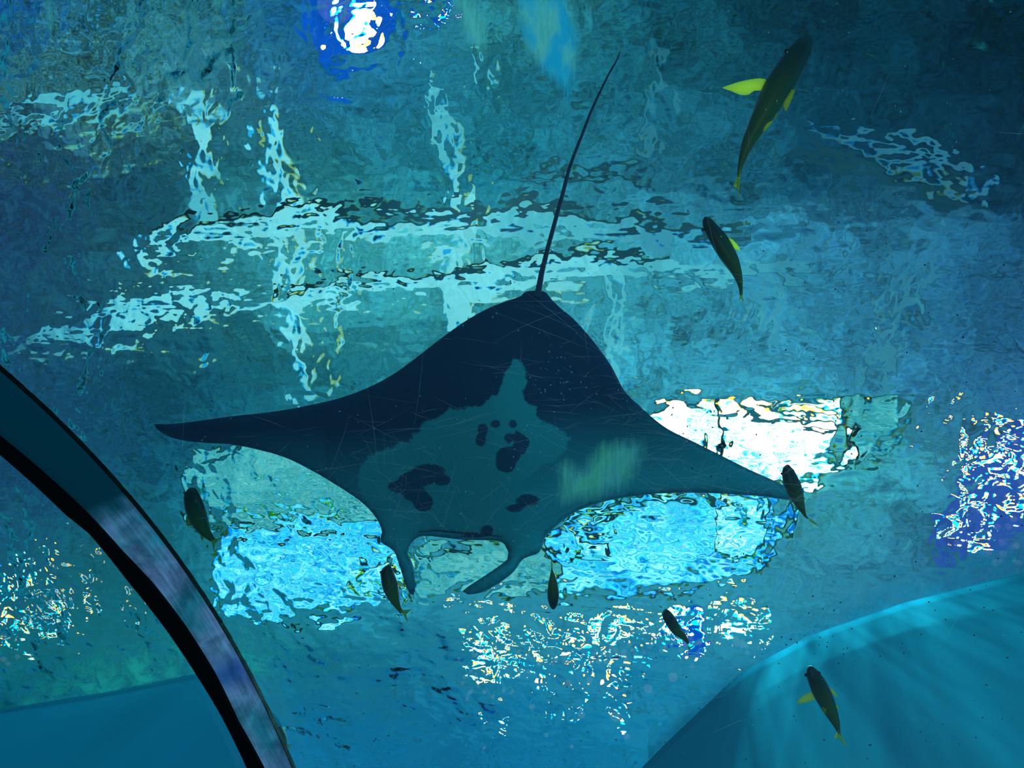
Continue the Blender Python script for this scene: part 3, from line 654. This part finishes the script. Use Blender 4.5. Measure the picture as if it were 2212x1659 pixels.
def fish(label, h, st, eyes=(), pect=(), tail=None, fins=(), hf=1.2, finmat=None, ws=1.02):
    """st: stations (px, py, full width in px) from the snout to the tail root"""
    finmat = finmat or M_FIN
    S = np.array(st, float); m = 34; u = np.linspace(0, len(S)-1, m); Q = np.stack([np.interp(u, range(len(S)), S[:, k]) for k in range(3)], -1)
    for _ in range(2): Q[1:-1] = (Q[:-2]+2*Q[1:-1]+Q[2:])/4
    root = tag(empty('fish', at(*Q[m//3, :2], h)), label, 'fish', FG)
    vs = []; bel = []; nn = 20
    for k in range(m):
        a, b = Q[max(k-1, 0)], Q[min(k+1, m-1)]; dr = (b-a)[:2]; dr /= np.linalg.norm(dr); nrm = np.array([-dr[1], dr[0]])*Q[k, 2]/2*ws
        L, Rr = at(*(Q[k, :2]+nrm), h), at(*(Q[k, :2]-nrm), h); c = (L+Rr)/2; hv = (L-Rr)/2; hw = np.linalg.norm(hv); t_ = k/(m-1)
        vert = hw*hf*(1+.6*max(0, t_-.45))
        for j in range(nn):
            an = 2*math.pi*j/nn; cz = math.sin(an); vs.append(c+hv*math.cos(an)*(1-.12*max(0, cz))+UP*cz*vert*(1.15 if cz > 0 else .9)+UP*hw*.1); bel.append(max(0, -cz)*max(0, min(1, (t_-.25)*3)))
    body = mesh_obj('body', vs, grid_faces(m, nn, True)+[tuple(range(nn)), tuple(range(len(vs)-1, len(vs)-1-nn, -1))], M_FISH, root); fix_normals(body); set_float(body, 'belly', bel)
    for (x, y, r) in eyes:
        bm = bmesh.new(); bmesh.ops.create_uvsphere(bm, u_segments=14, v_segments=10, radius=r*h/F/1.0)
        me = bpy.data.meshes.new('eye'); bm.to_mesh(me); bm.free(); me.materials.append(M_EYE); e = bpy.data.objects.new('eye', me); COL.objects.link(e)
        for p in me.polygons: p.use_smooth = True
        e.parent = root; kk = int(np.argmin((Q[:, 0]-x)**2+(Q[:, 1]-y)**2)); e.location = tuple(at(x*.98+Q[kk, 0]*.02, y*.98+Q[kk, 1]*.02, h-.004)-np.array(root.location))
    def blade(name, pts, dzs, mat, thick=.0012):
        P = [at(p[0], p[1], h+dz) for p, dz in zip(pts, dzs)]; c = np.mean(P, axis=0); n = len(P)
        e1 = P[1]-P[0]; nv = np.cross(e1, P[n//2]-P[0]); nv = nv/(np.linalg.norm(nv)+1e-12)*thick
        # fan with rounded edge: centre is thicker
        vv = [p-nv*.3 for p in P]+[p+nv*.3 for p in P]+[c-nv*2, c+nv*2]; ff = []
        for i in range(n):
            j = (i+1) % n; ff += [(i, j, 2*n), (n+j, n+i, 2*n+1), (j, i, n+i, n+j)]
        b_ = mesh_obj(name, vv, ff, mat, root, True); fix_normals(b_)
    for f in pect: blade('pectoral_fin', f[0], f[1], finmat)
    for f in fins: blade(f[2] if len(f) > 2 else 'pelvic_fin', f[0], f[1], M_FIN2)
    if tail:
        (lo, hi, notch, z) = tail; e = Q[-1]; w = z*.3; p = Q[-4]; 
        blade('tail_fin', [tuple(p[:2]), tuple(lo), tuple(notch), tuple(hi), tuple(p[:2]+np.array([1, 1])*.5)], [-w, -z, 0, z, w], M_FIN2, .002)
    return root
def rs(pts, n=9, step=None):
    return [tuple(p) for p in resample(pts, step or 8)]
Zf = lambda x, y: (1540+x/4.146, 50+y/4.146)
fish('largest fish, dark green with one bright yellow side fin spread, at upper right', 2.1,
     [(*Zf(868, 106), 5), (*Zf(862, 118), 16), (*Zf(838, 160), 33), (*Zf(785, 240), 47), (*Zf(735, 330), 53), (*Zf(672, 440), 58), (*Zf(610, 540), 62), (*Zf(545, 650), 60), (*Zf(490, 760), 53), (*Zf(428, 870), 44), (*Zf(370, 970), 35), (*Zf(312, 1080), 28), (*Zf(270, 1190), 18), (*Zf(240, 1300), 9), (*Zf(228, 1380), 5)],
     eyes=[(*Zf(662, 250), 6), (*Zf(858, 290), 3.5)],
     pect=[(rs([Zf(415, 495), Zf(330, 505), Zf(220, 530), Zf(130, 560), Zf(80, 578), Zf(160, 605), Zf(240, 640), Zf(320, 640), Zf(370, 605), Zf(470, 600), Zf(500, 540), Zf(470, 500)]), [0]*200)],
     fins=[(rs([Zf(700, 590), Zf(735, 600), Zf(700, 700), Zf(655, 790), Zf(640, 770), Zf(630, 700)]), [-.02]*200), (rs([Zf(560, 850), Zf(585, 790), Zf(530, 890), Zf(470, 960), Zf(445, 970), Zf(480, 900)]), [-.03]*200, 'anal_fin')],
     tail=(Zf(228, 1585), Zf(185, 1465), Zf(232, 1480), .05))
Zf = lambda x, y: (1490+x/7.54, 450+y/7.54)
fish('dark fish with a pale yellow-green fin, below the largest one', 2.8,
     [(*Zf(250, 138), 4), (*Zf(262, 170), 17), (*Zf(300, 260), 27), (*Zf(370, 360), 32), (*Zf(450, 480), 37), (*Zf(530, 600), 39), (*Zf(610, 740), 38), (*Zf(680, 860), 34), (*Zf(740, 980), 26), (*Zf(795, 1120), 18), (*Zf(826, 1260), 10), (*Zf(835, 1350), 7), (*Zf(838, 1420), 6)],
     eyes=[(*Zf(212, 350), 3.5)], pect=[(rs([Zf(630, 470), Zf(700, 510), Zf(790, 610), Zf(828, 680), Zf(800, 695), Zf(720, 650), Zf(665, 570)]), [0]*200)],
     tail=(Zf(880, 1520), Zf(790, 1535), Zf(835, 1460), .03))
Zf = lambda x, y: (370+x/9.76, 1040+y/9.76)
fish('dark fish with orange fins beside the tunnel joint at left', 2.3,
     [(*Zf(370, 150), 8), (*Zf(400, 200), 26), (*Zf(410, 300), 31), (*Zf(440, 420), 35), (*Zf(480, 560), 38), (*Zf(530, 700), 37), (*Zf(590, 850), 33), (*Zf(660, 980), 26), (*Zf(730, 1090), 18), (*Zf(820, 1190), 12), (*Zf(870, 1240), 9)],
     eyes=[(*Zf(530, 255), 4), (*Zf(265, 240), 2.5)], finmat=M_FIN2, pect=[(rs([Zf(310, 700), Zf(390, 830), Zf(430, 930), Zf(350, 945), Zf(318, 920)]), [0]*200), (rs([Zf(660, 560), Zf(720, 690), Zf(700, 740), Zf(640, 690)]), [0]*200)],
     fins=[(rs([Zf(600, 1080), Zf(700, 1160), Zf(655, 1245), Zf(620, 1180)]), [-.01]*200, 'anal_fin'), (rs([Zf(740, 860), Zf(800, 930), Zf(815, 1030), Zf(750, 980)]), [0]*200, 'dorsal_fin')],
     tail=(Zf(895, 1470), Zf(1050, 1190), Zf(930, 1300), .02), hf=.85, ws=.97)
Zf = lambda x, y: (800+x/11.06, 1210+y/11.06)
fish('olive fish with a forked yellow tail beside the left head fin of the ray', 2.3,
     [(*Zf(340, 168), 12), (*Zf(370, 215), 23), (*Zf(380, 290), 25), (*Zf(410, 400), 28), (*Zf(455, 540), 33), (*Zf(490, 680), 32), (*Zf(540, 820), 27), (*Zf(590, 960), 20), (*Zf(650, 1080), 13), (*Zf(710, 1190), 8), (*Zf(750, 1250), 7)],
     eyes=[(*Zf(250, 285), 3), (*Zf(510, 255), 2.5)], finmat=M_FIN2, pect=[(rs([Zf(640, 490), Zf(720, 520), Zf(850, 600), Zf(830, 640), Zf(700, 620), Zf(655, 580)]), [0]*200)],
     tail=(Zf(890, 1475), Zf(980, 1180), Zf(830, 1320), .02), hf=1.0)
Zf = lambda x, y: (1150+x/12.76, 1200+y/12.76)
fish('slim fish swimming head down below the long head fin of the ray', 2.6,
     [(*Zf(590, 1460), 8), (*Zf(580, 1400), 15), (*Zf(577, 1300), 20), (*Zf(575, 1180), 24), (*Zf(575, 1050), 25.5), (*Zf(572, 920), 23.5), (*Zf(568, 780), 20), (*Zf(563, 640), 15), (*Zf(552, 500), 9), (*Zf(540, 400), 4), (*Zf(533, 330), 2.5)],
     tail=(Zf(524, 90), Zf(528, 150), Zf(530, 220), .03))
Zf = lambda x, y: (1400+x/13.82, 1300+y/13.82)
fish('small dark fish slanting between the lamp clusters at lower right', 2.6,
     [(*Zf(490, 300), 14), (*Zf(540, 360), 20), (*Zf(600, 460), 23), (*Zf(680, 580), 24.5), (*Zf(760, 720), 24), (*Zf(850, 850), 21), (*Zf(960, 950), 16), (*Zf(1060, 1040), 12), (*Zf(1140, 1130), 9), (*Zf(1190, 1240), 6)],
     fins=[(rs([Zf(1010, 820), Zf(1110, 930), Zf(1170, 1060), Zf(1050, 1000)]), [0]*200, 'dorsal_fin')], finmat=M_FIN2,
     tail=(Zf(1260, 1460), Zf(1230, 1440), Zf(1225, 1340), .03))
Zf = lambda x, y: (1660+x/10.37, 990+y/10.37)
fish('dark olive fish overlapping the right wing tip of the ray', 2.3,
     [(*Zf(440, 150), 6), (*Zf(430, 220), 20), (*Zf(440, 310), 27), (*Zf(480, 440), 32), (*Zf(530, 580), 36), (*Zf(580, 720), 36), (*Zf(640, 860), 31), (*Zf(690, 990), 23), (*Zf(740, 1110), 16), (*Zf(790, 1220), 9), (*Zf(830, 1300), 5), (*Zf(880, 1350), 3)],
     eyes=[(*Zf(300, 345), 2.8), (*Zf(560, 270), 2)], finmat=M_FIN2,
     tail=(Zf(1110, 1510), Zf(1080, 1480), Zf(980, 1420), .035))
Zf = lambda x, y: (1700+x/7.54, 1420+y/7.54)
fish('nearly black fish with spread yellow fins at the lower right', 2.2,
     [(*Zf(365, 158), 5), (*Zf(375, 175), 14), (*Zf(400, 240), 26), (*Zf(440, 320), 31), (*Zf(500, 430), 37), (*Zf(545, 530), 38), (*Zf(600, 640), 37), (*Zf(660, 760), 34), (*Zf(715, 880), 29), (*Zf(770, 1000), 22), (*Zf(810, 1100), 15), (*Zf(833, 1180), 9), (*Zf(850, 1230), 6)],
     eyes=[(*Zf(310, 285), 4), (*Zf(520, 255), 4)], finmat=M_FIN2, pect=[(rs([Zf(390, 565), Zf(300, 600), Zf(200, 680), Zf(145, 748), Zf(280, 740), Zf(400, 705), Zf(480, 680)]), [0]*200), (rs([Zf(690, 480), Zf(750, 520), Zf(800, 590), Zf(838, 660), Zf(780, 630), Zf(725, 570)]), [0]*200)],
     fins=[(rs([Zf(560, 800), Zf(640, 840), Zf(630, 925), Zf(600, 900)]), [-.05]*200), (rs([Zf(790, 770), Zf(835, 800), Zf(830, 855), Zf(800, 830)]), [0]*200, 'anal_fin')],
     tail=(Zf(988, 1478), Zf(770, 1310), Zf(860, 1330), .04))
fish('tiny fish with a yellow tail half hidden behind the foot of the joint band', 2.6,
     [(602, 1570, 3), (606, 1576, 9), (611, 1588, 11), (615, 1598, 8), (618, 1606, 4), (620, 1610, 3)], tail=((628, 1620), (634, 1607), (626, 1611), .005))

# ================================================================== SPECKS
def specks(name, pts, hs, col, rs_, label):
    vs = []; fs = []
    base = [(1, 0, 0), (-1, 0, 0), (0, 1, 0), (0, -1, 0), (0, 0, 1), (0, 0, -1)]; bf = [(0, 2, 4), (2, 1, 4), (1, 3, 4), (3, 0, 4), (2, 0, 5), (1, 2, 5), (3, 1, 5), (0, 3, 5)]
    for (x, y) in pts:
        h = rng.uniform(*hs); c = at(x, y, h); r = rng.uniform(*rs_)*h/F; k = len(vs); sx = rng.uniform(.7, 1.4)
        vs += [c+np.array(b)*r*np.array([sx, 1/sx, 1]) for b in base]; fs += [tuple(i+k for i in f) for f in bf]
    m, t = material(name+'_stuff'); t.out(t.new('ShaderNodeBsdfDiffuse', {'Color': col}).outputs[0])
    o = mesh_obj(name, vs, fs, m, None, False); tag(o, label, 'specks', kind='stuff')
def gauss(n, cx, cy_, sx, sy): return [(rng.normal(cx, sx), rng.normal(cy_, sy)) for _ in range(n)]
def uni(n, x0, x1, y0, y1): return [(rng.uniform(x0, x1), rng.uniform(y0, y1)) for _ in range(n)]
specks('bubbles', gauss(70, 1850, 560, 110, 45)+gauss(45, 1210, 830, 45, 35)+gauss(20, 1130, 960, 30, 40)+gauss(35, 2090, 790, 50, 60)+uni(120, 700, 1500, 640, 1200)+uni(60, 1450, 2200, 0, 700)+uni(60, 0, 700, 600, 1100)+uni(60, 1000, 2200, 1100, 1659), (1.9, 2.05), (1, 1, 1, 1), (.5, 1.7), 'tiny white bubbles and flecks drifting in the water')
specks('floating_debris', gauss(30, 1750, 1380, 70, 25)+uni(110, 1450, 2212, 850, 1659)+uni(50, 640, 1500, 1300, 1659)+gauss(12, 1110, 610, 15, 12)+uni(40, 1400, 2212, 450, 900)+[(701, 164), (880, 845), (805, 624), (850, 624)], (1.9, 2.1), (.01, .01, .02, 1), (.8, 2.3), 'tiny dark flecks of debris drifting in the water')

# ------------------------------------------------------------------ added fill light inside the tunnel, brightening fish, joint and pane
l2 = bpy.data.lights.new('tunnel_fill_light', 'POINT'); l2.energy = 45; l2.color = (.42, .80, 1.0); l2.shadow_soft_size = .12
lo = bpy.data.objects.new('tunnel_fill_light', l2); COL.objects.link(lo); lo.location = tuple(CAM+D*.15-UP*.7)

# algae mat floating under the surface along the left part of the wall
def mat_(name, W_, up, down, ca, cb_, dens, label, fade, sc=5.0, lit=True):
    m, t = material(name+'_stuff')
    n = t.noise(sc, 6, .72, t.pos((1, 1, 1)), .5)
    a = t.math('ADD', t.attr('edge', True), t.math('MULTIPLY', t.math('SUBTRACT', n, .5), 2.6), clamp=True)
    c = t.mixc(t.ramp(n, [(.4, (0, 0, 0)), (.6, (1, 1, 1))]), ca, cb_)
    sh = t.new('ShaderNodeBsdfDiffuse', {'Color': c}).outputs[0]
    if lit: sh = t.add(t.new('ShaderNodeBsdfTranslucent', {'Color': c}).outputs[0], sh)
    t.out(t.mixs(t.math('MULTIPLY', a, dens), t.new('ShaderNodeBsdfTransparent').outputs[0], sh))
    vs = []; ed = []; nx, ny = 90, 24; x0, x1 = W_[0][0], W_[-1][0]
    for i in range(nx):
        x = x0+(x1-x0)*i/(nx-1); yb = np.interp(x, [w[0] for w in W_], [w[1] for w in W_])
        for j in range(ny):
            v = j/(ny-1); vs.append(at(x, yb+down-(up+down)*v, WAT-CAM[2]-.13)); q = (v*(up+down)-down)/up
            ed.append(((.95-1.35*abs(q)) if q > 0 else (.95-1.6*abs(q)*up/max(down, 1)))*fade(x))
    vs = np.array(vs)
    o = mesh_obj(name, vs, grid_faces(nx, ny), m); set_float(o, 'edge', ed); tag(o, label, 'algae')
cl = lambda v: max(0.0, min(1.0, v))
mat_('algae_and_fade_mat', [(-200, 1578), (0, 1530), (220, 1495), (440, 1450), (640, 1462), (760, 1480)], 150, 6, (.04, .45, .42, 1), (.16, .95, .66, 1), .9, 'ragged green algae mat floating along the left part of the blue wall', lambda x: cl((720-x)/420))
mat_('algae_and_fade_mat', [(1400, 1640), (1500, 1545), (1620, 1440), (1750, 1372), (1950, 1303), (2212, 1237), (2330, 1200)], 95, 4, (.04, .60, .78, 1), (.08, .80, .95, 1), .7, 'thin wall-coloured film with a ragged edge, added to blur the edge along the right part of the blue wall', lambda x: .85, 3.0, False)  # added film, fades the hard wall edge like haze
# unseen fill lights added over the water to brighten the undersides of the roof beams
for (px, py) in ((900, 150), (1900, 700)):
    pl = bpy.data.lights.new('beam_fill_light', 'POINT'); pl.energy = 260; pl.color = (.35, .85, 1); pl.shadow_soft_size = .01
    po = bpy.data.objects.new('beam_fill_light', pl); COL.objects.link(po); po.location = tuple(roofat(px, py, -2.6))

# unseen spotlights added along the tank wall: patterned cones imitate sun shafts
for (px, py, en, ang, bl, fr, sd) in ((1620, 1430, 170000, 38, .5, 9.0, 1.0), (2080, 1270, 170000, 38, .6, 8.0, 5.0), (60, 1520, 10000, 40, .9, 3.0, 3.0), (330, 1475, 10000, 40, .9, 3.0, 8.0)):
    sp = bpy.data.lights.new('added_wall_spot', 'SPOT'); sp.energy = en; sp.spot_size = math.radians(ang*2); sp.spot_blend = bl; sp.color = (.2, .9, 1); sp.shadow_soft_size = .02
    q = at(px, py, WAT-CAM[2]); d = q.copy(); d[2] = 0; d /= np.linalg.norm(d); so = bpy.data.objects.new('added_wall_spot', sp); COL.objects.link(so)
    p = q-d*.75; so.location = (p[0], p[1], WAT+3.0)
    tgt = q-d*.0; tgt[2] = WAT-3.2; so.rotation_euler = (Vector(tgt)-Vector(so.location)).to_track_quat('-Z', 'Y').to_euler()
    sp.use_nodes = True; t = NT(sp.node_tree); t.n.clear()
    tc = t.new('ShaderNodeTexCoord'); sx = t.new('ShaderNodeSeparateXYZ', {0: tc.outputs['Normal']})
    u = t.math('DIVIDE', sx.outputs['X'], t.math('MAXIMUM', t.math('ABSOLUTE', sx.outputs['Z']), .05))
    cb = t.new('ShaderNodeCombineXYZ', {0: t.math('MULTIPLY', u, fr), 1: sd, 2: 0.0})
    n = t.noise(1.0, 3.0, .55, cb.outputs[0])
    k = t.ramp(n, [(.40, (.0, .0, .0)), (.62, (1.6, 1.6, 1.6))])
    v = t.math('DIVIDE', sx.outputs['Y'], t.math('MAXIMUM', t.math('ABSOLUTE', sx.outputs['Z']), .05))
    beam_cut = t.math('MULTIPLY', t.math('SUBTRACT', .118, v), 60.0, clamp=True)      # beam shaped to stop at the waterline
    k = t.math('MULTIPLY', k, beam_cut)
    e = t.new('ShaderNodeEmission', {'Color': (1, 1, 1, 1), 'Strength': k}); t.put(t.new('ShaderNodeOutputLight').inputs['Surface'], e.outputs[0])
